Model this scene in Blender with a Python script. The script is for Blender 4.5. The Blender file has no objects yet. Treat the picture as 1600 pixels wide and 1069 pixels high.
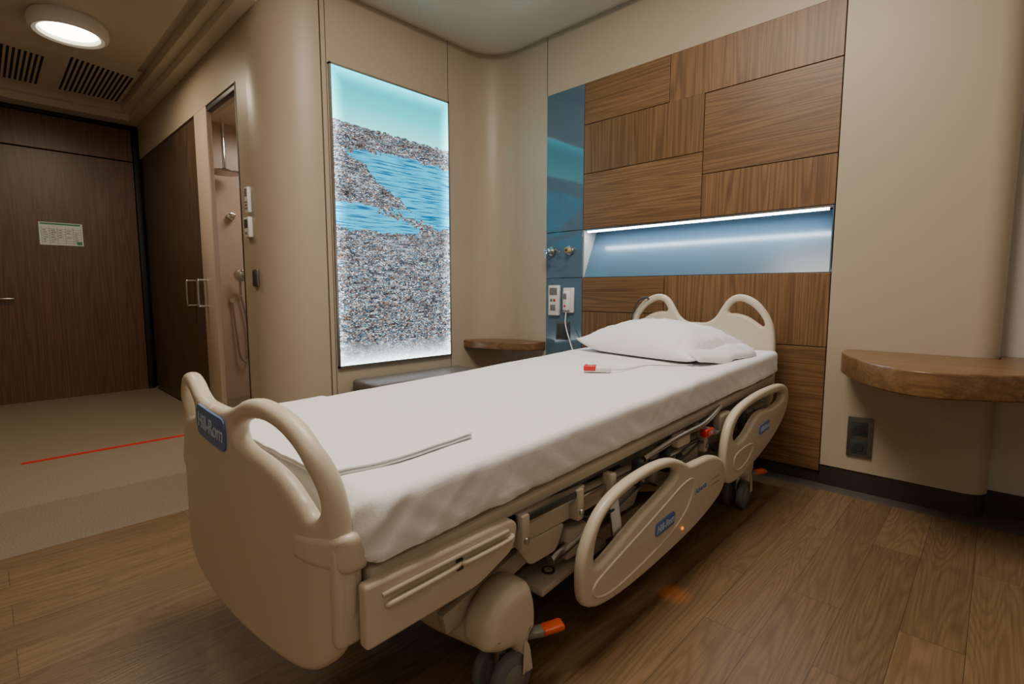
import bpy, bmesh, math, random
from mathutils import Vector, noise
from mathutils.geometry import tessellate_polygon
random.seed(4)
C=bpy.context.scene.collection
# ------------------------------------------------------------------ materials
def newmat(name):
    m=bpy.data.materials.new(name); m.use_nodes=True
    nt=m.node_tree; b=nt.nodes['Principled BSDF']
    return m,nt,b
def N(nt,t,**k):
    n=nt.nodes.new(t)
    for a,v in k.items(): setattr(n,a,v)
    return n
def mat(name,col,rough=.5,metal=0,bump=.0,bscale=60,var=.06,vscale=4,coat=0,spec=.5,es=0,ec=None):
    m,nt,b=newmat(name)
    b.inputs['Roughness'].default_value=rough; b.inputs['Metallic'].default_value=metal
    b.inputs['Coat Weight'].default_value=coat; b.inputs['Specular IOR Level'].default_value=spec
    tc=N(nt,'ShaderNodeTexCoord'); n=N(nt,'ShaderNodeTexNoise'); n.inputs['Scale'].default_value=vscale; n.inputs['Detail'].default_value=3
    nt.links.new(tc.outputs['Object'],n.inputs['Vector'])
    r=N(nt,'ShaderNodeValToRGB'); r.color_ramp.elements[0].position=.3; r.color_ramp.elements[1].position=.7
    r.color_ramp.elements[0].color=(*[c*(1-var) for c in col],1); r.color_ramp.elements[1].color=(*[min(1,c*(1+var)) for c in col],1)
    nt.links.new(n.outputs['Fac'],r.inputs['Fac']); nt.links.new(r.outputs['Color'],b.inputs['Base Color'])
    if bump:
        n2=N(nt,'ShaderNodeTexNoise'); n2.inputs['Scale'].default_value=bscale; n2.inputs['Detail'].default_value=3
        nt.links.new(tc.outputs['Object'],n2.inputs['Vector'])
        bp=N(nt,'ShaderNodeBump'); bp.inputs['Strength'].default_value=bump; bp.inputs['Distance'].default_value=.004
        nt.links.new(n2.outputs['Fac'],bp.inputs['Height']); nt.links.new(bp.outputs['Normal'],b.inputs['Normal'])
    if es:
        b.inputs['Emission Color'].default_value=(*(ec or col),1); b.inputs['Emission Strength'].default_value=es
    return m
def math_(nt,op,a,b=None,clamp=False):
    n=N(nt,'ShaderNodeMath',operation=op,use_clamp=clamp)
    for i,x in enumerate((a,b)):
        if x is None: continue
        if isinstance(x,(int,float)): n.inputs[i].default_value=x
        else: nt.links.new(x,n.inputs[i])
    return n.outputs[0]
def mix(nt,f,a,b,bt='MIX'):
    n=N(nt,'ShaderNodeMix',data_type='RGBA',blend_type=bt)
    for s,x in ((n.inputs[0],f),(n.inputs[6],a),(n.inputs[7],b)):
        if isinstance(x,(int,float)): s.default_value=x
        elif isinstance(x,tuple): s.default_value=(*x[:3],1)
        else: nt.links.new(x,s)
    return n.outputs[2]
def wood_nodes(nt,vec,grain,c1,c2,c3,freq=60,al=.45,ac=7.,amt=.6):
    def mp(al,ac):
        s=[ac]*3; s[grain]=al
        n=N(nt,'ShaderNodeMapping'); n.inputs['Scale'].default_value=s
        nt.links.new(vec,n.inputs['Vector']); return n.outputs[0]
    n1=N(nt,'ShaderNodeTexNoise'); n1.inputs['Scale'].default_value=1; n1.inputs['Detail'].default_value=1.2; n1.inputs['Roughness'].default_value=.4
    nt.links.new(mp(al,ac),n1.inputs['Vector'])
    s=math_(nt,'SINE',math_(nt,'MULTIPLY',n1.outputs['Fac'],freq*6.28/4))
    s=math_(nt,'MULTIPLY_ADD',s,.5); nt.nodes[-1].inputs[2].default_value=.5
    s=math_(nt,'POWER',s,1.8)
    n2=N(nt,'ShaderNodeTexNoise'); n2.inputs['Scale'].default_value=1; n2.inputs['Detail'].default_value=4
    nt.links.new(mp(3.5,190),n2.inputs['Vector'])
    n3=N(nt,'ShaderNodeTexNoise'); n3.inputs['Scale'].default_value=1; n3.inputs['Detail'].default_value=2
    nt.links.new(mp(.8,14),n3.inputs['Vector'])
    c=mix(nt,n3.outputs['Fac'],c1,c2)
    c=mix(nt,math_(nt,'MULTIPLY',s,amt),c,c3)
    f=math_(nt,'MULTIPLY',math_(nt,'SUBTRACT',n2.outputs['Fac'],.43,True),3.2,True)
    c=mix(nt,math_(nt,'MULTIPLY',f,.62),c,c3)
    return c,s
def wood(name,grain,c1,c2,c3,rough=.42,off=(0,0,0),freq=60,bump=.08,amt=.52,al=.32,ac=9.):
    m,nt,b=newmat(name)
    tc=N(nt,'ShaderNodeTexCoord'); mp=N(nt,'ShaderNodeMapping'); mp.inputs['Location'].default_value=off
    nt.links.new(tc.outputs['Object'],mp.inputs['Vector'])
    c,s=wood_nodes(nt,mp.outputs[0],grain,c1,c2,c3,freq,al,ac,amt)
    nt.links.new(c,b.inputs['Base Color']); b.inputs['Roughness'].default_value=rough
    bp=N(nt,'ShaderNodeBump'); bp.inputs['Strength'].default_value=bump; bp.inputs['Distance'].default_value=.001
    nt.links.new(s,bp.inputs['Height']); nt.links.new(bp.outputs['Normal'],b.inputs['Normal'])
    return m
W1=(.262,.144,.063);W2=(.195,.104,.044);W3=(.070,.034,.015)
WALL=mat('wall_beige',(.475,.395,.298),.38,bump=.03,bscale=150,var=.02,vscale=1)
WALL2=mat('wall_pale',(.54,.51,.47),.5,bump=.05,bscale=150,var=.02,vscale=1)
CEIL=mat('ceiling_paint',(.68,.61,.50),.35,bump=.02,bscale=80,var=.02,vscale=1)
TILE=mat('bath_tile',(.56,.44,.355),.3,var=.03,vscale=2)
DARK=mat('dark_skirting',(.035,.027,.022),.5,bump=.05)
BLACK=mat('black_gap',(.008,.008,.008),.6)
BLUEG=mat('blue_glass',(.080,.150,.215),.08,var=.04,vscale=1.5,coat=.4)
BLUEN=mat('blue_glass_niche',(.088,.158,.225),.22,var=.04,vscale=1.5)
BLUEL=mat('blue_label',(.09,.17,.42),.35)
PALEB=mat('pale_blue_print',(.50,.62,.80),.4)
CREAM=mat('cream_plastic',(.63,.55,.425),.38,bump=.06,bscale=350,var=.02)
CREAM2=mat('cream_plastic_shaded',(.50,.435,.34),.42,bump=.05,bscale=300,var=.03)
GREYP=mat('grey_plastic',(.20,.188,.17),.5,bump=.08,bscale=200)
DGREY=mat('dark_grey_metal',(.055,.052,.05),.45,metal=.3,bump=.05)
RUBBER=mat('rubber',(.14,.14,.145),.65,bump=.1)
STEEL=mat('brushed_steel',(.50,.49,.47),.28,metal=1,bump=.03,bscale=200)
CHROME=mat('chrome',(.75,.75,.75),.12,metal=1)
BRONZE=mat('dark_bronze_plate',(.17,.155,.135),.35,metal=.7)
WHITEP=mat('white_plastic',(.78,.77,.74),.35)
ORANGE=mat('orange_plastic',(.66,.085,.012),.4)
RED=mat('red_plastic',(.60,.015,.012),.35)
REDTAPE=mat('red_tape',(.60,.02,.015),.5)
YEL=mat('yellow_plastic',(.42,.33,.10),.4)
GREEN=mat('green_print',(.03,.28,.14),.5)
PAPER=mat('paper',(.78,.80,.78),.4)
INK=mat('ink',(.04,.05,.05),.6)
LEATHER=mat('grey_leather',(.15,.128,.112),.42,bump=.3,bscale=180)
DOORW=wood('door_walnut',2,(.165,.080,.036),(.118,.056,.026),(.048,.021,.010),.38)
SLIDEW=wood('sliding_door_walnut',2,(.105,.067,.044),(.08,.050,.033),(.038,.023,.016),.4)
DESKW=wood('desk_walnut',0,W1,W2,W3,.3,off=(3,1,2),freq=34,amt=.4,al=.25)
SHELFW=wood('shelf_walnut',0,W1,W2,W3,.35,off=(7,2,2),freq=34,amt=.4,al=.25)
LED=mat('led_white',(.8,.9,1),.5,es=14,ec=(.80,.90,1.0))
LAMPE=mat('lamp_diffuser',(1,.95,.85),.5,es=16,ec=(1,.88,.66))
AMBER=mat('amber_light',(1,.3,.02),.5,es=1.0,ec=(1,.28,.02))
def linen(name,col):
    m,nt,b=newmat(name); tc=N(nt,'ShaderNodeTexCoord')
    b.inputs['Base Color'].default_value=(*col,1); b.inputs['Roughness'].default_value=.8
    b.inputs['Sheen Weight'].default_value=.1
    n=N(nt,'ShaderNodeTexNoise'); n.inputs['Scale'].default_value=7; n.inputs['Detail'].default_value=5; n.inputs['Distortion'].default_value=.6
    nt.links.new(tc.outputs['Object'],n.inputs['Vector'])
    n2=N(nt,'ShaderNodeTexNoise'); n2.inputs['Scale'].default_value=420; nt.links.new(tc.outputs['Object'],n2.inputs['Vector'])
    h=math_(nt,'ADD',n.outputs['Fac'],math_(nt,'MULTIPLY',n2.outputs['Fac'],.12))
    bp=N(nt,'ShaderNodeBump'); bp.inputs['Strength'].default_value=.28; bp.inputs['Distance'].default_value=.012
    nt.links.new(h,bp.inputs['Height']); nt.links.new(bp.outputs['Normal'],b.inputs['Normal'])
    return m
SHEET=linen('white_cotton_sheet',(.85,.845,.85)); PILLOWM=linen('white_pillowcase',(.87,.875,.885)); FOLDM=linen('folded_cotton',(.86,.855,.855))
def floor_mat():
    m,nt,b=newmat('wood_plank_vinyl'); tc=N(nt,'ShaderNodeTexCoord')
    sp=N(nt,'ShaderNodeSeparateXYZ'); nt.links.new(tc.outputs['Object'],sp.inputs[0])
    cb=N(nt,'ShaderNodeCombineXYZ'); nt.links.new(sp.outputs[1],cb.inputs[0]); nt.links.new(sp.outputs[0],cb.inputs[1])
    br=N(nt,'ShaderNodeTexBrick'); br.offset=.37; br.offset_frequency=2
    br.inputs['Scale'].default_value=1; br.inputs['Brick Width'].default_value=.95; br.inputs['Row Height'].default_value=.155
    br.inputs['Mortar Size'].default_value=.0010; br.inputs['Mortar Smooth'].default_value=.3; br.inputs['Bias'].default_value=0
    br.inputs['Color1'].default_value=(0,0,0,1); br.inputs['Color2'].default_value=(1,1,1,1); br.inputs['Mortar'].default_value=(.5,.5,.5,1)
    nt.links.new(cb.outputs[0],br.inputs['Vector'])
    g=N(nt,'ShaderNodeSeparateColor'); nt.links.new(br.outputs['Color'],g.inputs[0]); r=g.outputs[0]
    cz=N(nt,'ShaderNodeCombineXYZ'); nt.links.new(sp.outputs[0],cz.inputs[0]); nt.links.new(sp.outputs[1],cz.inputs[1]); nt.links.new(math_(nt,'MULTIPLY',r,9.0),cz.inputs[2])
    c,s=wood_nodes(nt,cz.outputs[0],1,(.245,.156,.082),(.198,.123,.062),(.105,.062,.031),76,al=.9,ac=9.,amt=.40)
    c=mix(nt,math_(nt,'MULTIPLY',r,.6),c,mix(nt,1.0,c,(.62,.61,.60),'MULTIPLY'))
    c=mix(nt,math_(nt,'MULTIPLY',br.outputs['Fac'],.85),c,(.035,.021,.012))
    nt.links.new(c,b.inputs['Base Color']); b.inputs['Roughness'].default_value=.36
    bp=N(nt,'ShaderNodeBump'); bp.inputs['Strength'].default_value=.10; bp.inputs['Distance'].default_value=.001
    nt.links.new(s,bp.inputs['Height']); nt.links.new(bp.outputs['Normal'],b.inputs['Normal'])
    return m
FLOORW=floor_mat()
def vinyl(name,col):
    m,nt,b=newmat(name); tc=N(nt,'ShaderNodeTexCoord'); n=N(nt,'ShaderNodeTexNoise'); n.inputs['Scale'].default_value=160; n.inputs['Detail'].default_value=2
    nt.links.new(tc.outputs['Object'],n.inputs['Vector'])
    r=N(nt,'ShaderNodeValToRGB'); e=r.color_ramp.elements; e[0].position=.35; e[1].position=.65
    e[0].color=(*[c*.72 for c in col],1); e[1].color=(*[c*1.15 for c in col],1)
    nt.links.new(n.outputs['Fac'],r.inputs[0]); nt.links.new(r.outputs[0],b.inputs['Base Color']); b.inputs['Roughness'].default_value=.5
    return m
VINYL=vinyl('speckled_vinyl',(.262,.213,.148)); VINYLD=vinyl('speckled_vinyl_dark',(.215,.174,.120)); BORDER=vinyl('grey_floor_border',(.11,.095,.08))
def art_mat(y0,w,h):
    m,nt,b=newmat('backlit_print'); tc=N(nt,'ShaderNodeTexCoord'); sp=N(nt,'ShaderNodeSeparateXYZ'); nt.links.new(tc.outputs['Object'],sp.inputs[0])
    u=math_(nt,'MULTIPLY_ADD',sp.outputs[1],1/w); nt.nodes[-1].inputs[2].default_value=.5
    v=math_(nt,'MULTIPLY',sp.outputs[2],1/h)
    def noi(sx,sy,sz,sc,det=3,dist=0):
        mp=N(nt,'ShaderNodeMapping'); mp.inputs['Scale'].default_value=(sx,sy,sz); nt.links.new(tc.outputs['Object'],mp.inputs[0])
        n=N(nt,'ShaderNodeTexNoise'); n.inputs['Scale'].default_value=sc; n.inputs['Detail'].default_value=det; n.inputs['Distortion'].default_value=dist
        nt.links.new(mp.outputs[0],n.inputs['Vector']); return n.outputs['Fac']
    edge=math_(nt,'MULTIPLY',math_(nt,'SUBTRACT',noi(1,1,1,5,6),.5),.38)
    fine=math_(nt,'MULTIPLY',math_(nt,'SUBTRACT',noi(1,1,1,30,4),.5),.06)
    vn=math_(nt,'ADD',math_(nt,'ADD',v,math_(nt,'MULTIPLY',edge,.22)),math_(nt,'MULTIPLY',fine,.6))
    un_=math_(nt,'ADD',math_(nt,'ADD',u,edge),fine)
    gt=lambda a,t:math_(nt,'GREATER_THAN',a,t)
    lt=lambda a,t:math_(nt,'LESS_THAN',a,t)
    import functools
    mul=lambda *a:functools.reduce(lambda p,q:math_(nt,'MULTIPLY',p,q),a)
    def cells(sy,sz):
        mp=N(nt,'ShaderNodeMapping'); mp.inputs['Scale'].default_value=(1,sy,sz); nt.links.new(tc.outputs['Object'],mp.inputs[0])
        vo=N(nt,'ShaderNodeTexVoronoi'); vo.inputs['Scale'].default_value=1; nt.links.new(mp.outputs[0],vo.inputs['Vector'])
        v2=N(nt,'ShaderNodeTexVoronoi'); v2.feature='DISTANCE_TO_EDGE'; v2.inputs['Scale'].default_value=1; nt.links.new(mp.outputs[0],v2.inputs['Vector'])
        sc=N(nt,'ShaderNodeSeparateColor'); nt.links.new(vo.outputs['Color'],sc.inputs[0])
        t=mix(nt,sc.outputs[0],(.10,.16,.24),(.40,.33,.25))
        t=mix(nt,gt(sc.outputs[1],.86),t,(.75,.88,.98))
        t=mix(nt,gt(sc.outputs[2],.90),t,(.36,.15,.07))
        t=mix(nt,lt(sc.outputs[2],.11),t,(.04,.26,.42))
        t=mix(nt,lt(sc.outputs[1],.30),t,(.03,.034,.045))
        return mix(nt,math_(nt,'MULTIPLY',lt(v2.outputs['Distance'],.10),.85),t,(.012,.016,.024))
    city=mix(nt,gt(v,.42),cells(95,180),cells(100,300))
    rows=noi(1,7,60,1,3)
    city=mix(nt,math_(nt,'MULTIPLY',math_(nt,'SUBTRACT',rows,.52,True),6.0,True),city,mix(nt,1.0,city,(.30,.29,.33),'MULTIPLY'))
    rows2=noi(1,6,48,1.3,2)
    city=mix(nt,math_(nt,'MULTIPLY',math_(nt,'SUBTRACT',rows2,.60,True),6.0,True),city,(.38,.46,.50))
    bign=noi(1,1,2.2,6,5)
    city=mix(nt,math_(nt,'MULTIPLY',math_(nt,'SUBTRACT',bign,.47,True),4.5,True),city,mix(nt,1.0,city,(.46,.41,.40),'MULTIPLY'))
    low=math_(nt,'MULTIPLY',math_(nt,'SUBTRACT',math_(nt,'ADD',.08,fine),v,True),10.0,True)
    city=mix(nt,math_(nt,'MULTIPLY',low,.62),city,(.8,.95,1.0))
    st=noi(1,5,110,1,3)
    water=mix(nt,math_(nt,'MULTIPLY',math_(nt,'SUBTRACT',st,.46,True),6.,True),(.0,.38,.60),(.0,.07,.18))
    sk=N(nt,'ShaderNodeValToRGB'); e=sk.color_ramp.elements; e[0].position=.80; e[0].color=(.22,.80,.80,1); e[1].position=1.0; e[1].color=(.0,.30,.37,1)
    k=e.new(.9); k.color=(.0,.52,.56,1)
    nt.links.new(v,sk.inputs[0]); sky=sk.outputs[0]
    col=city
    bd=math_(nt,'MULTIPLY_ADD',v,-2.9); nt.nodes[-1].inputs[2].default_value=.2+.71*2.9
    w1=mul(gt(un_,bd),lt(vn,.745),gt(vn,.50))
    col=mix(nt,w1,col,water)
    w2=mul(lt(un_,.72),lt(vn,.56),gt(vn,.475))
    col=mix(nt,w2,col,water)
    bl=math_(nt,'ABSOLUTE',math_(nt,'SUBTRACT',math_(nt,'ADD',math_(nt,'ADD',v,math_(nt,'MULTIPLY',u,.13)),math_(nt,'MULTIPLY',fine,1.3)),.602))
    br=mul(lt(bl,.011),gt(un_,.36),lt(u,.90)); col=mix(nt,br,col,cells(60,260))
    sl=math_(nt,'ADD',math_(nt,'ADD',v,math_(nt,'MULTIPLY',fine,.5)),math_(nt,'MULTIPLY',u,.012))
    col=mix(nt,gt(sl,.828),col,sky)
    ed=math_(nt,'MINIMUM',math_(nt,'MINIMUM',u,math_(nt,'SUBTRACT',1.0,u)),math_(nt,'MINIMUM',math_(nt,'MULTIPLY',v,2.0),math_(nt,'MULTIPLY',math_(nt,'SUBTRACT',1.0,v),2.0)))
    g=math_(nt,'POWER',math_(nt,'SUBTRACT',1.0,math_(nt,'MULTIPLY',ed,9.0,True)),2.2)
    s=math_(nt,'MULTIPLY_ADD',g,7.0); nt.nodes[-1].inputs[2].default_value=2.4
    b.inputs['Base Color'].default_value=(.02,.02,.02,1); b.inputs['Roughness'].default_value=.25
    nt.links.new(col,b.inputs['Emission Color']); nt.links.new(s,b.inputs['Emission Strength'])
    return m
# ------------------------------------------------------------------ mesh helpers
def bm2me(bm):
    me=bpy.data.meshes.new('tmp'); bmesh.ops.recalc_face_normals(bm,faces=bm.faces); bm.to_mesh(me); bm.free(); return me
def box(x0,x1,y0,y1,z0,z1,bev=0,seg=2):
    bm=bmesh.new(); bmesh.ops.create_cube(bm,size=1)
    for v in bm.verts: v.co=Vector(((x0+x1)/2+v.co.x*(x1-x0),(y0+y1)/2+v.co.y*(y1-y0),(z0+z1)/2+v.co.z*(z1-z0)))
    if bev: bmesh.ops.bevel(bm,geom=list(bm.edges),offset=bev,segments=seg,profile=.5,affect='EDGES',clamp_overlap=True)
    return bm2me(bm)
def beam(p0,p1,w,h,bev=.006):
    p0=Vector(p0);p1=Vector(p1);d=p1-p0;L=d.length
    bm=bmesh.new(); bmesh.ops.create_cube(bm,size=1)
    q=d.to_track_quat('Y','Z')
    for v in bm.verts: v.co=Vector((v.co.x*w,v.co.y*L,v.co.z*h))
    bmesh.ops.bevel(bm,geom=list(bm.edges),offset=bev,segments=2,profile=.5,affect='EDGES')
    for v in bm.verts: v.co=q@v.co+(p0+p1)/2
    return bm2me(bm)
def lathe(prof,loc,axis=(0,0,1),seg=32):
    bm=bmesh.new(); q=Vector(axis).to_track_quat('Z','Y'); rings=[]
    for r,z in prof:
        if r<1e-6: rings.append([bm.verts.new(q@Vector((0,0,z))+Vector(loc))])
        else: rings.append([bm.verts.new(q@Vector((r*math.cos(2*math.pi*i/seg),r*math.sin(2*math.pi*i/seg),z))+Vector(loc)) for i in range(seg)])
    for a,b in zip(rings,rings[1:]):
        if len(a)==1 and len(b)==1: continue
        for i in range(seg):
            j=(i+1)%seg
            if len(a)==1: bm.faces.new((a[0],b[i],b[j]))
            elif len(b)==1: bm.faces.new((a[i],a[j],b[0]))
            else: bm.faces.new((a[i],a[j],b[j],b[i]))
    return bm2me(bm)
def cyl(p0,p1,r,seg=24,bev=.0):
    p0=Vector(p0);d=Vector(p1)-p0;L=d.length;b=min(bev,L/3,r/2)
    if b: pr=[(0,0),(r-b,0),(r-b*.3,b*.3),(r,b),(r,L-b),(r-b*.3,L-b*.3),(r-b,L),(0,L)]
    else: pr=[(0,0),(r,0),(r,L),(0,L)]
    return lathe(pr,p0,d.normalized(),seg)
def cat(pts,n=8,closed=False):
    P=[Vector(p) for p in pts]; out=[]; m=len(P); rng=range(m if closed else m-1)
    for i in rng:
        if closed: a,b,c,d=P[i-1],P[i],P[(i+1)%m],P[(i+2)%m]
        else: a,b,c,d=P[max(i-1,0)],P[i],P[i+1],P[min(i+2,m-1)]
        for k in range(n):
            t=k/n; out.append(.5*((2*b)+(c-a)*t+(2*a-5*b+4*c-d)*t*t+(3*b-a-3*c+d)*t**3))
    if not closed: out.append(P[-1])
    return out
def tube(pts,r,n=8,closed=False,seg=12,smooth=True):
    P=cat(pts,n,closed) if smooth else [Vector(p) for p in pts]
    bm=bmesh.new(); rings=[]; m=len(P); up=None
    for i,p in enumerate(P):
        if closed: t=P[(i+1)%m]-P[i-1]
        else: t=P[min(i+1,m-1)]-P[max(i-1,0)]
        t.normalize()
        if up is None: up=Vector((0,0,1)) if abs(t.z)<.9 else Vector((1,0,0))
        s=t.cross(up).normalized(); up=s.cross(t).normalized()
        rings.append([bm.verts.new(p+(s*math.cos(2*math.pi*k/seg)+up*math.sin(2*math.pi*k/seg))*r) for k in range(seg)])
    pr=list(zip(rings,rings[1:]))
    if closed: pr.append((rings[-1],rings[0]))
    for a,b in pr:
        for k in range(seg): bm.faces.new((a[k],a[(k+1)%seg],b[(k+1)%seg],b[k]))
    if not closed: bm.faces.new(rings[0]); bm.faces.new(rings[-1])
    return bm2me(bm)
def area2(P): return sum(P[i-1][0]*P[i][1]-P[i][0]*P[i-1][1] for i in range(len(P)))/2
def rpoly(pts,r,n=5):
    out=[];m=len(pts)
    for i in range(m):
        p=Vector(pts[i]).to_2d();a=Vector(pts[i-1]).to_2d();b=Vector(pts[(i+1)%m]).to_2d()
        rr=r[i] if isinstance(r,(list,tuple)) else r
        da=(a-p);db=(b-p);rr=min(rr,da.length*.48,db.length*.48)
        if rr<1e-5: out.append(p);continue
        pa=p+da.normalized()*rr;pb=p+db.normalized()*rr
        for k in range(n+1):
            t=k/n; out.append(pa*(1-t)**2+p*2*t*(1-t)+pb*t*t)
    return out
def plate(outer,holes,t,bev,mapf,cutx=(),seg=4,cuty=()):
    loops=[]
    o=[Vector(p).to_2d() for p in outer]
    if area2(o)<0:o.reverse()
    loops.append(o)
    for h in holes:
        h=[Vector(p).to_2d() for p in h]
        if area2(h)>0:h.reverse()
        loops.append(h)
    bm=bmesh.new(); fronts=[];backs=[]
    prof=[]
    for k in range(seg+1):
        a=math.pi/2*k/seg; prof.append((bev*(1-math.sin(a)),-t/2+bev*(1-math.cos(a))))
    prof+= [(o_,-z_) for o_,z_ in reversed(prof)]
    if bev==0: prof=[(0,-t/2),(0,t/2)]
    for L in loops:
        m=len(L);nr=[]
        for i in range(m):
            tg=(L[(i+1)%m]-L[i-1]); 
            if tg.length<1e-9: tg=Vector((1,0))
            tg.normalize(); nr.append(Vector((-tg.y,tg.x)))
        rings=[[bm.verts.new((L[i].x+nr[i].x*of,L[i].y+nr[i].y*of,z)) for i in range(m)] for of,z in prof]
        for a,b in zip(rings,rings[1:]):
            for i in range(m):
                j=(i+1)%m; bm.faces.new((a[i],a[j],b[j],b[i]))
        backs.append(rings[0]);fronts.append(rings[-1])
    for grp in (fronts,backs):
        flat=[v for L in grp for v in L]
        for tr in tessellate_polygon([[v.co.copy() for v in L] for L in grp]):
            try: bm.faces.new([flat[i] for i in tr])
            except ValueError: pass
    for x in cutx:
        bmesh.ops.bisect_plane(bm,geom=list(bm.verts)+list(bm.edges)+list(bm.faces),plane_co=(x,0,0),plane_no=(1,0,0))
    for y in cuty:
        bmesh.ops.bisect_plane(bm,geom=list(bm.verts)+list(bm.edges)+list(bm.faces),plane_co=(0,y,0),plane_no=(0,1,0))
    for v in bm.verts: v.co=Vector(mapf(*v.co))
    return bm2me(bm)
def text(s,size,ext,mapf,italic=.0):
    cu=bpy.data.curves.new('t','FONT');cu.body=s;cu.size=size;cu.extrude=ext;cu.align_x='CENTER';cu.align_y='CENTER';cu.shear=italic;cu.offset=size*.012
    o=bpy.data.objects.new('t',cu);C.objects.link(o);bpy.context.view_layer.update()
    me=bpy.data.meshes.new_from_object(o.evaluated_get(bpy.context.evaluated_depsgraph_get()))
    bpy.data.objects.remove(o)
    for v in me.vertices: v.co=Vector(mapf(*v.co))
    return me
WL={}
def obj(name,pieces,parent=None,label=None,category=None,group=None,kind=None,smooth=True,origin=None,angle=35):
    bm=bmesh.new(); mats=[]
    for me,mt in pieces:
        n0=len(bm.faces)
        bm.from_mesh(me)
        bm.faces.ensure_lookup_table()
        if mt not in mats: mats.append(mt)
        k=mats.index(mt)
        for f in bm.faces[n0:]: f.material_index=k; f.smooth=smooth
    me=bpy.data.meshes.new(name)
    xs=[v.co.x for v in bm.verts];ys=[v.co.y for v in bm.verts];zs=[v.co.z for v in bm.verts]
    O=Vector(origin) if origin is not None else (Vector((0,0,0)) if kind=='structure' else Vector(((min(xs)+max(xs))/2,(min(ys)+max(ys))/2,min(zs))))
    for v in bm.verts: v.co-=O
    bm.to_mesh(me);bm.free()
    for m in mats: me.materials.append(m)
    if smooth: me.set_sharp_from_angle(angle=math.radians(angle))
    ob=bpy.data.objects.new(name,me); C.objects.link(ob)
    WL[ob]=O
    if parent: ob.parent=parent; ob.location=O-WL[parent]
    else: ob.location=O
    if label: ob['label']=label
    if category: ob['category']=category
    if group: ob['group']=group
    if kind: ob['kind']=kind
    return ob
def empty(name,loc,label,category):
    e=bpy.data.objects.new(name,None); e.empty_display_size=.1; C.objects.link(e); e.location=loc; WL[e]=Vector(loc); e['label']=label; e['category']=category; return e
def struct(name,pieces,smooth=False,angle=35): return obj(name,pieces,kind='structure',smooth=smooth,angle=angle)
def arc(cx,cy,r,a0,a1,n=14): return [(cx+r*math.cos(math.radians(a0+(a1-a0)*k/n)),cy+r*math.sin(math.radians(a0+(a1-a0)*k/n))) for k in range(n+1)]
def prism(poly,z0,z1): return plate(poly,[],z1-z0,0,lambda x,y,z:(x,y,z+(z0+z1)/2))
# ------------------------------------------------------------------ room shell
HY=3.11; AX=-3.2; BY=1.26; DX=-6.6
CX=-1.295
def fl(x0,x1,y0,y1,z1=0): return box(x0,x1,y0,y1,-.06,z1)
struct('floor',[(fl(-2.76,1.9,-2.6,3.02),FLOORW),(fl(-2.76,1.9,3.02,3.5),BORDER),(fl(-3.36,-2.76,-2.6,3.5),VINYLD),(fl(-6.8,-3.36,-2.6,3.5),VINYL)])
struct('trim_1',[(box(-4.258,-4.218,.10,1.0,0,.003),REDTAPE)])
T=.24
struct('wall_head',[(prism([(-2.94,HY),(-2.602,HY),(-2.602,HY+T),(-2.94,HY+T)],.11,3.0),WALL),
  (prism([(-.648,HY)]+arc(-.07,HY+.09,.09,-90,0)+[(.02,HY+T),(-.648,HY+T)],.11,3.0),WALL),
  (box(-2.602,-.648,HY,HY+T,2.53,3.0),WALL),(box(-2.602,-.648,HY+.06,HY+T,0,1.15),BLACK),(box(-2.602,-.648,HY+.06,HY+T,1.5,2.53),BLACK),(box(-2.602,-.648,HY+.18,HY+T,1.15,1.5),BLACK),
  (box(-2.258,-2.25,HY+.0,HY+.2,1.15,1.5),WALL)],smooth=True)
struct('baseboard_head',[(prism([(-2.94,HY+.012),(-.65,HY+.012),(-.65,HY+.08),(-2.94,HY+.08)],0,.07),DARK),(prism([(-.65,HY+.006)]+arc(-.07,HY+.09,.084,-90,0)+[(.014,HY+.2),(-.65,HY+.2)],0,.11),DARK),(box(.0,1.9,HY+.13,HY+.16,0,.11),DARK)],smooth=True)
struct('wall_window',[(box(.02,1.9,HY+.14,HY+.34,0.11,3.0),WALL2)])
pin=[(AX,1.60),(AX,HY-.26)]+arc(AX+.26,HY-.26,.26,180,90)
struct('wall_art',[(prism(pin+[(-2.94,HY+.14),(AX-.14,HY+.14),(AX-.14,1.60)],.0,3.0),WALL)],smooth=True)
struct('baseboard_art',[(box(AX,AX+.006,1.60,HY-.26,0,.09),DARK)])
pc=[(-3.72,BY),(-3.53,BY)]+arc(-3.53,BY+.33,.33,-90,0)+[(AX-.14,1.6),(-3.72,1.6)]
struct('wall_column',[(prism(pc,0,3.0),WALL)],smooth=True)
struct('wall_bath',[(box(DX,-3.72,BY,BY+.12,2.42,2.95),WALL),(box(DX,-4.64,BY+.06,BY+.12,0,2.42),WALL)])
struct('wall_entrance',[(box(DX-.2,DX,-2.6,-.02,0,3.0),WALL),(box(DX-.2,DX,-.02,1.4,2.74,3.0),WALL),(box(DX-.2,DX-.1,-.02,1.4,0,2.74),BLACK)])
struct('wall_front',[(box(DX-.2,1.9,-2.7,-2.6,0,3.3),WALL)])
struct('wall_side',[(box(1.8,1.9,-2.6,3.5,0,3.3),WALL2)])
struct('wall_bathroom_side',[(box(-5.5,-5.4,BY+.12,3.3,0,2.7),TILE)])
struct('wall_bathroom_back',[(box(-5.4,-3.34,3.0,3.1,0,2.7),TILE)])
struct('ceiling_bathroom',[(box(-5.5,-3.34,BY+.12,3.1,2.62,2.72),CEIL)])
struct('trim_2',[(box(AX-.002,AX+.0012,1.628,1.632,.09,2.97),DARK),(box(AX-.002,AX+.0012,2.622,2.626,.09,2.97),DARK),(box(-2.604,-2.600,HY-.0012,HY+.002,2.53,2.97),DARK)])
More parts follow.
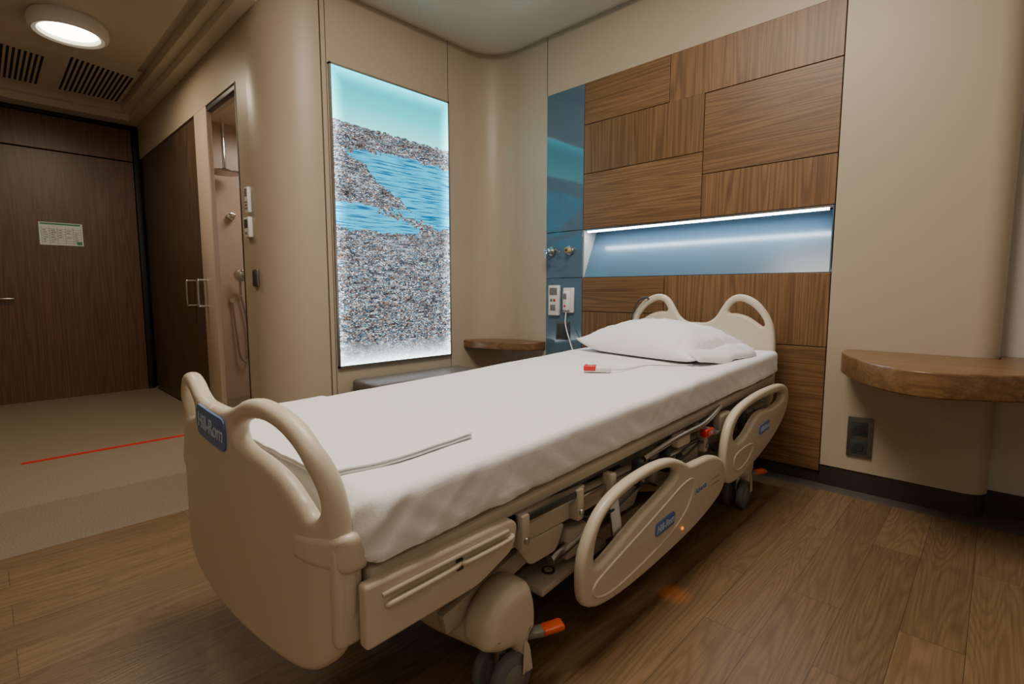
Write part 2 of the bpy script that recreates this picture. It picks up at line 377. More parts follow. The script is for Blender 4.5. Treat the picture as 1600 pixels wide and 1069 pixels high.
struct('ceiling_corridor',[(box(DX-.1,-3.25,-2.6,1.6,2.90,3.05),CEIL),(box(-6.30,-3.75,-2.6,1.03,2.85,2.905,.004),CEIL)])
struct('trim_3',[(box(DX,-3.3,1.17,BY,2.76,2.91,.004),CEIL),(box(DX,-3.3,1.10,1.17,2.82,2.91,.004),CEIL),(box(DX,DX+.12,-2.6,1.17,2.76,2.91,.004),CEIL),(box(DX+.12,DX+.2,-2.6,1.10,2.82,2.91,.004),CEIL)])
def rrect(x0,x1,y0,y1,r,n=10):
    r=max(r,.001); o=[]
    for cx,cy,a in ((x1-r,y1-r,0),(x0+r,y1-r,90),(x0+r,y0+r,180),(x1-r,y0+r,270)): o+=arc(cx,cy,r,a,a+90,n)
    return o
bm=bmesh.new(); rings=[]
for off,z in ((-.1,2.99),(0,2.985),(.03,2.955),(.08,2.95),(.20,2.955),(.30,2.97),(.38,3.0),(.44,3.045),(.48,3.10),(.50,3.17),(.56,3.22),(.70,3.25)):
    rings.append([bm.verts.new((x,y,z)) for x,y in rrect(AX-.02+off,1.8-off,-2.6+off,HY+.02-off,.30)])
for a,b in zip(rings,rings[1:]):
    for i in range(len(a)): j=(i+1)%len(a); bm.faces.new((a[i],a[j],b[j],b[i]))
bm.faces.new(rings[-1])
struct('ceiling',[(bm2me(bm),CEIL),(box(AX-.2,1.9,-2.7,3.4,3.30,3.36),CEIL)],smooth=True,angle=60)
# ------------------------------------------------------------------ entrance door
d=struct('door_1',[(box(DX-.06,DX,.0,1.20,.0,2.375,.003),DOORW),(box(DX-.06,DX,.0,1.20,2.385,2.70,.003),DOORW)])
obj('door_frame',[(box(DX-.05,DX+.02,1.205,1.25,0,2.73,.003),BLACK),(box(DX-.05,DX+.02,-.05,1.25,2.705,2.74,.003),BLACK)],parent=d)
obj('door_handle',[(cyl((DX,.10,.98),(DX+.05,.10,.98),.011),STEEL),(cyl((DX+.05,.10,.98),(DX+.05,.22,.98),.010,bev=.004),STEEL),(cyl((DX,.10,.98),(DX+.008,.10,.98),.027),STEEL)],parent=d)
pp=[(box(DX,DX+.006,.43,.75,1.49,1.705,.002),PAPER),(box(DX+.006,DX+.0075,.44,.735,1.683,1.698),GREEN)]
for r in range(7): pp.append((box(DX+.006,DX+.0072,.445,.735,1.51+r*.022,1.512+r*.022),INK))
for c_ in range(6): pp.append((box(DX+.006,DX+.0072,.445+c_*.058,.447+c_*.058,1.50,1.665),INK))
for r in range(6):
    for c_ in range(5):
        if random.random()<.8: pp.append((box(DX+.006,DX+.0072,.455+c_*.058,.455+c_*.058+random.uniform(.02,.04),1.519+r*.022,1.524+r*.022),INK if random.random()<.8 else GREEN))
pp.append((box(DX+.006,DX+.0075,.70,.74,1.50,1.53),GREEN))
obj('door_notice',pp,label='white plastic notice with green heading and table on the entrance door',category='sign',smooth=False)
sd=struct('door_2',[(box(-6.50,-4.66,BY+.002,BY+.045,.01,2.40,.003),SLIDEW)])
def pull(x,y):
    return [(tube([(x,y,.93),(x,y-.05,.93),(x,y-.062,.945),(x,y-.062,1.12),(x,y-.05,1.135),(x,y,1.135)],.009,4),STEEL)]
obj('door_handle',pull(-4.90,BY+.002),parent=sd)
obj('trim_4',[(box(-4.66,-4.36,BY+.0,BY+.035,0,2.42,.004),TILE),(box(-3.735,-3.72,BY-.004,BY+.12,0,2.42,.002),DARK),(box(-4.66,-3.72,BY+.01,BY+.05,2.385,2.42,.002),DGREY)],kind='structure')
obj('pull_handle',pull(-4.58,BY),label='brushed steel pull handle beside the bathroom opening',category='handle')
# ------------------------------------------------------------------ shower
sx=-5.397
sh=empty('shower_set',(sx,1.72,0),'chrome rain shower with hand shower and hose on tiled wall','shower')
obj('rain_shower_head',[(cyl((-5.2,1.63,2.15),(-5.2,1.63,2.62),.014),CHROME),(lathe([(0,0),(.13,0),(.135,.008),(.13,.018),(.03,.028),(.014,.05),(0,.05)],(-5.2,1.63,2.12)),STEEL)],parent=sh)
obj('shower_valve',[(cyl((sx,1.72,1.76),(sx+.05,1.72,1.76),.035,bev=.006),CHROME),(cyl((sx+.05,1.72,1.76),(sx+.12,1.72,1.76),.015,bev=.004),CHROME)],parent=sh)
obj('hand_shower',[(lathe([(0,0),(.055,0),(.06,.01),(.05,.02),(.02,.035),(0,.035)],(sx+.10,1.75,1.20),(.9,-.5,-.25)),CHROME),(tube([(sx+.02,1.77,1.00),(sx+.05,1.76,1.10),(sx+.09,1.75,1.18)],.013),CHROME)],parent=sh)
obj('shower_hose',[(tube([(sx+.03,1.77,1.00),(sx+.03,1.81,.75),(sx+.04,1.82,.48),(sx+.04,1.78,.36),(sx+.04,1.73,.42),(sx+.03,1.71,.65),(sx+.02,1.69,.96)],.009),STEEL),(cyl((sx,1.69,.96),(sx+.03,1.69,.96),.022),CHROME)],parent=sh)
obj('wall_remote',[(box(-3.60,-3.545,BY-.022,BY+.003,1.56,1.72,.004),PAPER),(box(-3.592,-3.553,BY-.024,BY-.021,1.66,1.71),GREYP)]+[(box(-3.59+.014*i,-3.58+.014*i,BY-.024,BY-.021,1.58+.02*j,1.59+.02*j),GREYP) for i in range(3) for j in range(3)],label='pale grey wall remote above the thermostat',category='remote control')
obj('thermostat',[(box(-3.625,-3.54,BY-.026,BY+.003,1.40,1.53,.005),WHITEP),(box(-3.61,-3.555,BY-.028,BY-.025,1.46,1.515),INK),(box(-3.60,-3.565,BY-.028,BY-.025,1.42,1.435),GREYP)],label='white square thermostat with dark display on beige wall',category='thermostat')
obj('light_switch',[(box(-3.555,-3.475,BY-.012,BY+.003,1.08,1.19,.003),BRONZE),(box(-3.545,-3.485,BY-.016,BY-.011,1.09,1.18,.002),DGREY)],label='dark bronze light switch on beige wall',category='light switch')
# ------------------------------------------------------------------ lightbox
ART=art_mat(1.65,.95,1.945)
lb=empty('lightbox_picture',(AX,2.125,.545),'tall backlit print of turquoise bay and speckled city','wall art')
obj('print_panel',[(box(AX,AX+.02,1.65,2.60,.545,2.49),ART)],parent=lb,origin=(AX,2.125,.545),smooth=False,label='glowing turquoise and grey illustrated panel')
g=.012
obj('frame',[(box(AX,AX+.026,1.65-g,1.65,.545-g,2.49+g),STEEL),(box(AX,AX+.026,2.60,2.60+g,.545-g,2.49+g),STEEL),(box(AX,AX+.026,1.65-g,2.60+g,.545-g,.545),STEEL),(box(AX,AX+.026,1.65-g,2.60+g,2.49,2.49+g),STEEL)],parent=lb,smooth=False,label='slim brushed metal frame')
bn=empty('bench',(-3.0,2.25,0),'low grey leather bench under the backlit print','bench')
obj('seat',[(box(-3.17,-2.82,1.72,2.66,.36,.45,.025,4),LEATHER)],parent=bn)
obj('base',[(box(-3.15,-2.87,1.76,2.62,.0,.36,.005),DARK)],parent=bn)
obj('corner_shelf',[(plate(rpoly([(AX+.003,2.76),(-3.0,2.78),(-2.72,2.88),(-2.605,2.97),(-2.605,HY-.002),(-2.93,HY-.002),(AX+.04,HY-.15),(AX+.003,HY-.3)],[.0,.1,.1,.05,0,.1,.1,.1]),[],.065,.008,lambda x,y,z:(x,y,.615+z)),SHELFW)],label='small walnut corner shelf fixed between two walls',category='shelf')
# ------------------------------------------------------------------ headboard wall panelling
P0=HY-.004;P1=HY+.055;gp=.0022
panels=[(-2.25,-1.595,2.24,2.53,0),(-1.595,-.65,2.235,2.53,2),(-2.25,-1.365,1.895,2.24,2),(-1.365,-.65,1.76,2.235,0),(-2.25,-1.365,1.50,1.895,0),(-1.365,-.65,1.50,1.76,2),
 (-2.25,-1.595,.90,1.15,0),(-1.595,-.65,.75,1.15,2),(-2.25,-1.595,.07,.90,2),(-1.595,-.65,.07,.75,0)]
for i,(x0,x1,z0,z1,gx) in enumerate(panels):
    v=random.uniform(.9,1.08)
    m=wood('walnut_%d'%i,gx,tuple(c*v for c in W1),tuple(c*v for c in W2),tuple(c*v for c in W3),.4,off=(i*3.1,i*1.7,i*2.3),freq=70 if gx==0 else 50)
    obj('wood_wall_panel',[(box(x0+gp,x1-gp,P0,P1,z0+gp,z1-gp,.0015),m)],label='walnut veneer wall panel with '+('horizontal' if gx==0 else 'vertical')+' grain behind the bed',category='wall panel',group='walnut panels on the headboard wall',smooth=False)
for z0,z1 in ((1.50,2.53),(1.15,1.50),(.07,1.15)):
    obj('glass_wall_panel',[(box(-2.60+gp,-2.25-gp,P0,P1,z0+gp,z1-gp,.0015),BLUEG)],label='glossy blue glass service panel beside walnut panelling',category='wall panel',group='blue glass panels on the headboard wall',smooth=False)
nc=empty('lit_niche',(-1.45,HY,1.15),'lit recess with sloping blue glass and LED strip above bed','wall niche')
bm=bmesh.new(); q=[bm.verts.new(p) for p in ((-2.249,HY+.001,1.152),(-.651,HY+.001,1.152),(-.651,HY+.16,1.497),(-2.249,HY+.16,1.497))]; bm.faces.new(q)
ex=bmesh.ops.extrude_face_region(bm,geom=list(bm.faces)); 
for v in ex['geom']:
    if isinstance(v,bmesh.types.BMVert): v.co.y+=.008; 
obj('glass_back',[(bm2me(bm),BLUEN)],parent=nc,smooth=False,label='glossy blue sloping glass')
tri=lambda x:plate([(HY,1.152),(HY+.16,1.497),(HY,1.497)],[],.006,0,lambda a,b,c:(x+c,a,b))
obj('side_cheek',[(tri(-2.243),WALL2)],parent=nc); obj('side_cheek',[(tri(-.657),BLUEN)],parent=nc)
leds=[(box(-2.24,-.66,HY+.0,HY+.026,1.488,1.4985),STEEL)]
for k in range(77): leds.append((box(-2.215+k*.02,-2.199+k*.02,HY+.003,HY+.020,1.476,1.4885),LED))
obj('led_strip',leds,parent=nc,smooth=False,label='cool white LED strip')
def outlet(name,x,z,ring,lab):
    y=P0
    pcs=[(cyl((x,y,z),(x,y-.02,z),.034,bev=.004),STEEL),(cyl((x,y-.02,z),(x,y-.055,z),.022,bev=.004),ring),(cyl((x,y-.055,z),(x,y-.06,z),.010),INK)]
    if ring is CHROME: pcs.append((cyl((x+.0,y-.055,z),(x+.0,y-.10,z-.0),.014,bev=.004),CHROME)); pcs.append((box(x-.012,x+.012,y-.09,y-.06,z-.06,z,.004),CHROME))
    obj(name,pcs,label=lab,category='gas outlet')
outlet('gas_outlet',-2.535,1.355,CHROME,'chrome medical gas outlet on blue glass panel')
outlet('gas_outlet',-2.36,1.355,YEL,'round yellow ringed gas outlet on blue glass panel')
hc=empty('nurse_call_unit',(-2.50,HY,.87),'white nurse call unit with red and green buttons','control unit')
obj('housing',[(box(-2.555,-2.45,P0-.03,P0,.86,1.095,.008,3),WHITEP)],parent=hc)
obj('display',[(box(-2.54,-2.465,P0-.032,P0-.029,1.02,1.075),GREYP)],parent=hc)
obj('button',[(box(-2.53,-2.51,P0-.034,P0-.029,.97,.99,.002),GREEN)],parent=hc,label='green button')
obj('button',[(box(-2.50,-2.48,P0-.034,P0-.029,.97,.99,.002),RED)],parent=hc,label='red button')
obj('button',[(box(-2.53,-2.48,P0-.034,P0-.029,.90,.945,.002),GREYP)],parent=hc,label='grey button')
hs=empty('handset_holder',(-2.37,HY,.89),'white handset in wall holder with cable to bed','handset')
obj('holder',[(box(-2.415,-2.32,P0-.02,P0+.003,.885,1.075,.006,3),WHITEP)],parent=hs)
obj('handset',[(box(-2.395,-2.345,P0-.055,P0-.02,.90,1.05,.012,3),WHITEP),(box(-2.385,-2.355,P0-.057,P0-.054,.99,1.03),GREYP),(box(-2.378,-2.362,P0-.057,P0-.054,.93,.945),RED)],parent=hs)
obj('cable',[(tube([(-2.37,P0-.035,.90),(-2.365,P0-.05,.80),(-2.30,P0-.07,.66),(-2.22,P0-.08,.50),(-2.18,P0-.08,.42),(-2.12,P0-.08,.55),(-2.0,P0-.10,.60)],.0045),WHITEP)],parent=hs)
so=empty('power_socket',(-2.425,HY,.68),'dark square power socket on blue glass panel','socket')
obj('plate',[(box(-2.49,-2.36,P0-.01,P0,.675,.815,.003),BRONZE)],parent=so)
obj('socket_insert',[(box(-2.475,-2.375,P0-.013,P0-.009,.69,.80,.002),INK),(cyl((-2.425,P0-.013,.745),(-2.425,P0-.016,.745),.02),DGREY)],parent=so)
so=empty('double_power_socket',(-.475,HY,.19),'dark bronze double power socket on beige wall','socket')
obj('plate',[(box(-.53,-.42,HY-.012,HY,.19,.40,.004),BRONZE)],parent=so)
for z in (.245,.34): obj('socket_insert',[(box(-.51,-.44,HY-.015,HY-.011,z-.036,z+.036,.003),INK),(cyl((-.475,HY-.015,z),(-.475,HY-.018,z),.022),DGREY)],parent=so)
dk=cat([(-.56,HY),(-.55,2.95),(-.48,2.76),(-.38,2.57),(-.26,2.45),(-.13,2.43),(.02,2.51),(.20,2.64),(.5,2.78),(1.0,2.85),(1.79,2.88)],6)
dk=[(p.x,p.y) for p in dk]+[(1.79,HY+.138),(.022,HY+.138),(.022,HY-.002),(-.5,HY-.002)]
obj('wall_desk',[(plate(dk,[],.10,.008,lambda x,y,z:(x,y,.70+z)),DESKW)],label='curved walnut wall desk with thick rounded front edge',category='desk')
# ------------------------------------------------------------------ corridor lamp and vents
cl=empty('ceiling_lamp',(-4.61,.54,2.78),'round ring shaped ceiling lamp glowing warm white','ceiling lamp')
obj('lamp_ring',[(lathe([(.148,.004),(.165,-.025),(.188,-.033),(.208,-.02),(.216,.01),(.21,.045),(.19,.07),(.155,.07),(.148,.04),(.148,.004)],(-4.61,.54,2.78),seg=48),WHITEP)],parent=cl)
obj('diffuser',[(lathe([(0,0),(.12,.002),(.152,.012),(.152,.03),(0,.03)],(-4.61,.54,2.764),seg=48),LAMPE)],parent=cl,label='glowing warm white disc')
def vent(y0,y1,x0,x1,n,sk):
    pcs=[]
    for i in range(n):
        y=y0+(y1-y0)*i/(n-1)
        pcs.append((prism([(x0+sk*i/n,y),(x0+sk*i/n,y+.016),(x1,y+.016),(x1,y)],2.847,2.8515),BLACK))
    pcs.append((box(x1-.02,x0+.04,y0-.02,y1+.04,2.8485,2.8512),CEIL))
    obj('air_vent',pcs,label='slotted air vent grille in the corridor ceiling',category='vent',smooth=False)
vent(.62,1.02,-5.30,-6.20,13,-.15); vent(-.15,.46,-5.30,-6.20,20,-.15)
# ================================================================== BED
bed=empty('hospital_bed',(CX,1.7,0),'cream plastic adjustable hospital bed with side rails lowered','hospital bed')
def symc(h,cx): return [(cx+x,z) for x,z in h]+[(cx-x,z) for x,z in reversed(h) if x>0]
def mattop(y): return .662+(y-.47)*.031
def matbot(y): return .532+(y-.47)*.038
FX=CX-.036
fo=[(0,.782),(.08,.784),(.14,.800),(.19,.820),(.25,.828),(.32,.818),(.38,.793),(.43,.750),(.460,.70),(.476,.64),(.483,.56),(.486,.48),(.480,.41),(.455,.345),(.40,.303),(.30,.288),(0,.285)]
fo=[(p.x,p.y) for p in cat([(x,z,0) for x,z in fo],4)]
ho=[(.150,.758),(.20,.782),(.26,.790),(.32,.781),(.374,.754),(.414,.714),(.436,.665),(.434,.632),(.414,.625),(.380,.652),(.33,.686),(.26,.708),(.19,.720),(.152,.735)]
def hole(h,s,cx): return [(p.x,p.y) for p in cat([(cx+s*x,z-.003,0) for x,z in h],4,True)]
def bow(x,off): 
    t=(x-FX)/.49
    return .375+.055*t*t+.02*max(0,abs(t)-.85)/.15+off
cuts=[FX+k*.02 for k in range(-25,26)]
F=obj('footboard',[(plate(symc(fo,FX),[hole(ho,1,FX),hole(ho,-1,FX)],.040,.017,lambda x,y,z:(x,bow(x,-z),y),cuts),CREAM)],parent=bed,label='cream moulded footboard with two handle openings',angle=50)
for s in (1,-1):
    bx=[(FX+s*.36,.530),(FX+s*.497,.520),(FX+s*.497,.600),(FX+s*.37,.590)]
    obj('corner_bumper',[(plate(rpoly(bx,.02),[],.056,.018,lambda x,y,z:(x,bow(x,-z)+.004,y),cuts),CREAM)],parent=F,angle=50)
    obj('side_return',[(box(FX+s*.465-.02,FX+s*.465+.018,.415,.475,.37,.58,.016,4),CREAM)],parent=F)
lab=rpoly([(FX-.098,.700),(FX+.108,.688),(FX+.108,.765),(FX-.098,.775)],.025)
obj('brand_label',[(plate(lab,[],.006,.0015,lambda x,y,z:(x,bow(x,-z)-.0215,y),[FX+k*.02 for k in range(-5,6)]),BLUEL),
   (text('Hill-Rom',.050,.0006,lambda x,y,z:(FX+.010+x,bow(FX+x,0)-.0256-z,.732+y-x*.05),.15),PALEB)],parent=F,label='blue oval label reading Hill-Rom',smooth=False)
hb=[(0,.865),(.06,.868),(.11,.90),(.145,.955),(.18,1.005),(.225,1.03),(.28,1.027),(.34,.995),(.39,.94),(.425,.875),(.44,.80),(.445,.70),(.445,.50),(.43,.44),(.39,.415),(0,.41)]
hb=[(p.x,p.y) for p in cat([(x,z,0) for x,z in hb],4)]
hh=[(.185,.945),(.215,.985),(.26,.992),(.315,.965),(.36,.92),(.385,.875),(.375,.858),(.34,.88),(.29,.91),(.23,.925),(.195,.925)]
def hole2(h,s,cx): return [(p.x,p.y) for p in cat([(cx+s*x,z,0) for x,z in h],4,True)]
obj('headboard',[(plate(symc(hb,CX),[hole2(hh,1,CX),hole2(hh,-1,CX)],.045,.018,lambda x,y,z:(x,2.955-.02*((x-CX)/.45)**2-z,y),[CX+k*.02 for k in range(-25,26)]),CREAM)],parent=bed,label='cream moulded headboard with two humped handles',angle=50)
obj('power_cord',[(tube([(-1.60,2.925,1.0),(-1.62,2.90,1.01),(-1.66,2.89,.98),(-1.70,2.90,.90),(-1.72,2.91,.80),(-1.72,2.92,.60)],.006),INK)],parent=bed,label='black cord looped over the headboard')
def sheared(me,f):
    for v in me.vertices: v.co.z+=f(v.co.y)
    return me
dsl=lambda y:(y-.5)*.036
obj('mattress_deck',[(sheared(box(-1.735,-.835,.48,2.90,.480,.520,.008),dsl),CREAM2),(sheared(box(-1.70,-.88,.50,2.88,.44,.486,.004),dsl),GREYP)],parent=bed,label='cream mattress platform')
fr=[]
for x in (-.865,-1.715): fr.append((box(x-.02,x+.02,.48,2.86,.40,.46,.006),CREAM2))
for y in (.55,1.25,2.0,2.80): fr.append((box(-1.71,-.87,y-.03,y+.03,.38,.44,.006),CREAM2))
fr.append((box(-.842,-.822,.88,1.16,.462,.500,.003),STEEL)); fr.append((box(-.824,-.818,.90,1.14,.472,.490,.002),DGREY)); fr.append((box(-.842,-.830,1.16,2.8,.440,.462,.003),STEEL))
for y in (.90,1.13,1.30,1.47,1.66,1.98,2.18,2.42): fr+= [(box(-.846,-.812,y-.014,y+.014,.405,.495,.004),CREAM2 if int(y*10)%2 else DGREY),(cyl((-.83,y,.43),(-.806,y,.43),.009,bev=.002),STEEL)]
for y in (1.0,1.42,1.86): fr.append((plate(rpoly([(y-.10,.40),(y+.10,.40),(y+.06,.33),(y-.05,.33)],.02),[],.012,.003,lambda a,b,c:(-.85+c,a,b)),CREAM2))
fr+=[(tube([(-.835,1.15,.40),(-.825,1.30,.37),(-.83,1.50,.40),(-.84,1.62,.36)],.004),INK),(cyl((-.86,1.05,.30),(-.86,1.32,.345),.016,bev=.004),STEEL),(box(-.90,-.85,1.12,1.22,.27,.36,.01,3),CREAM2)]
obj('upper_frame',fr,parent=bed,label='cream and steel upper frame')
sc=rpoly([(.455,.372),(.74,.380),(.86,.425),(.87,.485),(.85,.502),(.455,.502)],[.01,.03,.05,.03,.01,.01])
obj('side_cover',[(plate(sc,[],.03,.008,lambda x,y,z:(-.827+z,x,y)),CREAM),
   (tube([(-.811,.49,.472),(-.807,.55,.477),(-.807,.70,.480),(-.807,.83,.481)],.005),CREAM2),
   (tube([(-.811,.50,.448),(-.805,.52,.453),(-.805,.66,.458),(-.811,.68,.464)],.006),CREAM),
   (tube([(-.811,.69,.464),(-.805,.70,.458),(-.805,.83,.460),(-.811,.845,.466)],.006),CREAM),
   (box(-.817,-.805,.672,.690,.445,.470,.003),DGREY)],parent=bed,label='cream side cover with moulded grips')
def rail(out,hls,name,lab,groove,labelpos,ttl):
    r=obj(name,[(plate([(p.x,p.y) for p in cat([(a,b,0) for a,b in out],4,True)],[[(p.x,p.y) for p in cat([(a,b,0) for a,b in h],4,True)] for h in hls],.036,.015,lambda x,y,z:(-.775+z,x,y),seg=5),CREAM)]+
       [(tube([(-.7565,a,b) for a,b in gr],.004,6,True),CREAM) for gr in groove],parent=bed,label=lab,angle=50)
    y,z=labelpos
    obj('brand_label',[(plate(rpoly([(y-.066,z-.026),(y+.066,z-.018),(y+.066,z+.028),(y-.066,z+.020)],.016),[],.006,.001,lambda a,b,c:(-.7555+c,a,b)),BLUEL),
      (text(ttl,.033,.0005,lambda a,b,c:(-.752+c,y+a,z+b+a*.06),.15),PALEB)],parent=r,label='blue label reading '+ttl,smooth=False)
    return r
R1=rail([(1.09,.185),(1.065,.26),(1.08,.35),(1.15,.435),(1.26,.480),(1.42,.497),(1.56,.490),(1.65,.462),(1.72,.430),(1.80,.425),(1.92,.415),(2.02,.375),(2.055,.31),(2.03,.25),(1.93,.21),(1.75,.175),(1.45,.150),(1.21,.150)],
  [[(1.125,.300),(1.14,.375),(1.20,.430),(1.33,.460),(1.46,.467),(1.57,.457),(1.615,.432),(1.60,.408),(1.48,.375),(1.36,.345),(1.25,.310),(1.16,.285)]],
  'side_rail','cream foot-end side rail with handle opening',[[(1.13,.20),(1.12,.235),(1.20,.262),(1.38,.305),(1.50,.335),(1.66,.375),(1.74,.37),(1.72,.30),(1.62,.24),(1.42,.20),(1.22,.182)]],(1.53,.275),'Hill-Rom')
obj('indicator_light',[(cyl((-.757,1.66,.215),(-.751,1.66,.215),.006,bev=.002),AMBER)],parent=R1,label='small glowing amber indicator')
obj('rail_lettering',[(text('Advanta',.030,.0004,lambda a,b,c:(-.7565+c,1.81+a,.318+b+a*.06),.2),BLUEL),(box(-.757,-.7563,1.90,1.98,.322,.325),GREYP),(box(-.757,-.7563,1.90,1.98,.300,.303),GREYP)],parent=R1,smooth=False)
R2=rail([(2.045,.33),(2.05,.43),(2.10,.515),(2.20,.560),(2.38,.585),(2.58,.592),(2.76,.585),(2.86,.55),(2.875,.48),(2.82,.41),(2.66,.335),(2.45,.28),(2.22,.245),(2.09,.255)],
  [[(2.12,.455),(2.18,.515),(2.32,.545),(2.52,.553),(2.72,.548),(2.79,.53),(2.76,.50),(2.62,.485),(2.50,.495),(2.40,.48),(2.28,.425),(2.18,.41)]],
  'side_rail','cream head-end side rail with handle opening',[[(2.14,.31),(2.15,.36),(2.28,.375),(2.36,.36),(2.30,.31),(2.2,.29)]],(2.50,.415),'Hill-Rom')
for i,(y,z0,z1) in enumerate(((1.30,.26,.42),(1.75,.26,.42),(2.20,.33,.44),(2.60,.38,.44))):
    obj('rail_arm',[(beam((-.79,y,z0),(-.845,y+.04,z1),.035,.018),STEEL),(cyl((-.86,y+.04,z1),(-.83,y+.04,z1),.022,bev=.004),DGREY)],parent=bed,label='steel side rail support arm')
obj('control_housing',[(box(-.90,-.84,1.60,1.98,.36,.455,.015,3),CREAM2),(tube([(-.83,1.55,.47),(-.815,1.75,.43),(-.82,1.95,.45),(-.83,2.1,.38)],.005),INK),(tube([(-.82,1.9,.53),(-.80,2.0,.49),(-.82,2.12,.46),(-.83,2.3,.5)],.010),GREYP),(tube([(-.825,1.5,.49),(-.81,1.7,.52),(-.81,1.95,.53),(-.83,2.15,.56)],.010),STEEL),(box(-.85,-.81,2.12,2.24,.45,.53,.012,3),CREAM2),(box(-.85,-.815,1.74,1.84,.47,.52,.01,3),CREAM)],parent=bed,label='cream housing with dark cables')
obj('release_handle',[(box(-.822,-.79,1.93,2.00,.475,.508,.008,3),RED),(text('CPR',.020,.0004,lambda a,b,c:(-.79+c,1.965+a,.491+b)),WHITEP)],parent=bed,label='red release handle under the mattress')
bs=[]
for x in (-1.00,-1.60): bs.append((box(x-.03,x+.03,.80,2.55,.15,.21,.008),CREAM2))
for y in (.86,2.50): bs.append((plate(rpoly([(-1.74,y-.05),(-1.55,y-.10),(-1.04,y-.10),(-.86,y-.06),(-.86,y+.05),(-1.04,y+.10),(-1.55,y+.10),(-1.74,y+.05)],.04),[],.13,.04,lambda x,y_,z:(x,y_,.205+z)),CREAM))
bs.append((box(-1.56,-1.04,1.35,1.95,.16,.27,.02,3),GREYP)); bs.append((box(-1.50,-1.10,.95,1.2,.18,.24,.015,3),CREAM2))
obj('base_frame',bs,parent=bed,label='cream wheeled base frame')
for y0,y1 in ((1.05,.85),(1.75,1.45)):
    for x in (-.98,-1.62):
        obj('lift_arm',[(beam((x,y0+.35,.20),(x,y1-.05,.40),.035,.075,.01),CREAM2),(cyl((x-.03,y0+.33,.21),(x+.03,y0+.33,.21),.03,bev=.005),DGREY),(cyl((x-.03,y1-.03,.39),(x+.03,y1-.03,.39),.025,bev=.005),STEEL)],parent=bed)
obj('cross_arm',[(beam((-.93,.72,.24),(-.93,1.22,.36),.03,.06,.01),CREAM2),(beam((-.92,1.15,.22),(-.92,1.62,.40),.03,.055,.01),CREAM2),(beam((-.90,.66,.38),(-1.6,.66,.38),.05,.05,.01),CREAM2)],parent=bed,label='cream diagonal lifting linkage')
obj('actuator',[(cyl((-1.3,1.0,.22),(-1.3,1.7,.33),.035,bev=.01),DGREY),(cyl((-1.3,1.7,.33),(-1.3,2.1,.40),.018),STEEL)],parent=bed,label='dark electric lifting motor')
pc_=[(sheared(box(-.97,-.86,1.02,1.34,.20,.222,.006),lambda y:(y-1.02)*.10),CREAM2)]
for yy in (1.10,1.20,1.29): pc_+=[(lathe([(0,0),(.020,0),(.020,.004),(0,.004)],(-.905,yy,.222+(yy-1.02)*.1)),DGREY),(lathe([(0,0),(.013,0),(.013,.0055),(0,.0055)],(-.905,yy,.222+(yy-1.02)*.1)),CREAM)]
obj('floor_control_panel',pc_,parent=bed,label='cream foot pedal panel with printed symbols')
def caster(x,y,orange,s):
    hood=rpoly([(y-.105,.19),(y-.10,.25),(y-.055,.305),(y+.015,.322),(y+.06,.305),(y+.082,.24),(y+.082,.175),(y+.058,.16),(y+.052,.06),(y+.025,.055),(y+.010,.15),(y-.05,.160)],[.02,.04,.05,.04,.03,.03,.02,.02,.012,.012,.03,.03])
    c=obj('caster',[(plate(hood,[],.105,.034,lambda a,b,c_:(x+c_,a,b),seg=6),CREAM),(cyl((x,y-.01,.09),(x,y-.01,.18),.020),STEEL)],parent=bed,label='cream hooded caster',angle=60)
    for sx_ in (-.032,.032):
        obj('wheel',[(cyl((x+sx_-.014,y-.005,.068),(x+sx_+.014,y-.005,.068),.068,bev=.008,seg=32),RUBBER),(cyl((x+sx_-.016,y-.005,.068),(x+sx_+.016,y-.005,.068),.040,bev=.004),GREYP)],parent=c,label='grey twin wheel')
    if orange:
        obj('brake_pedal',[(beam((x+.02,y+.06,.150),(x+.05,y+.11,.150),.034,.018,.005),GREYP),(beam((x+.046,y+.10,.152),(x+.075,y+.155,.158),.040,.018,.008),ORANGE)],parent=c,label='orange and grey brake pedal')
caster(-.865,.87,True,1);caster(-.865,2.50,True,1);caster(-1.72,.87,False,-1);caster(-1.72,2.50,False,-1)
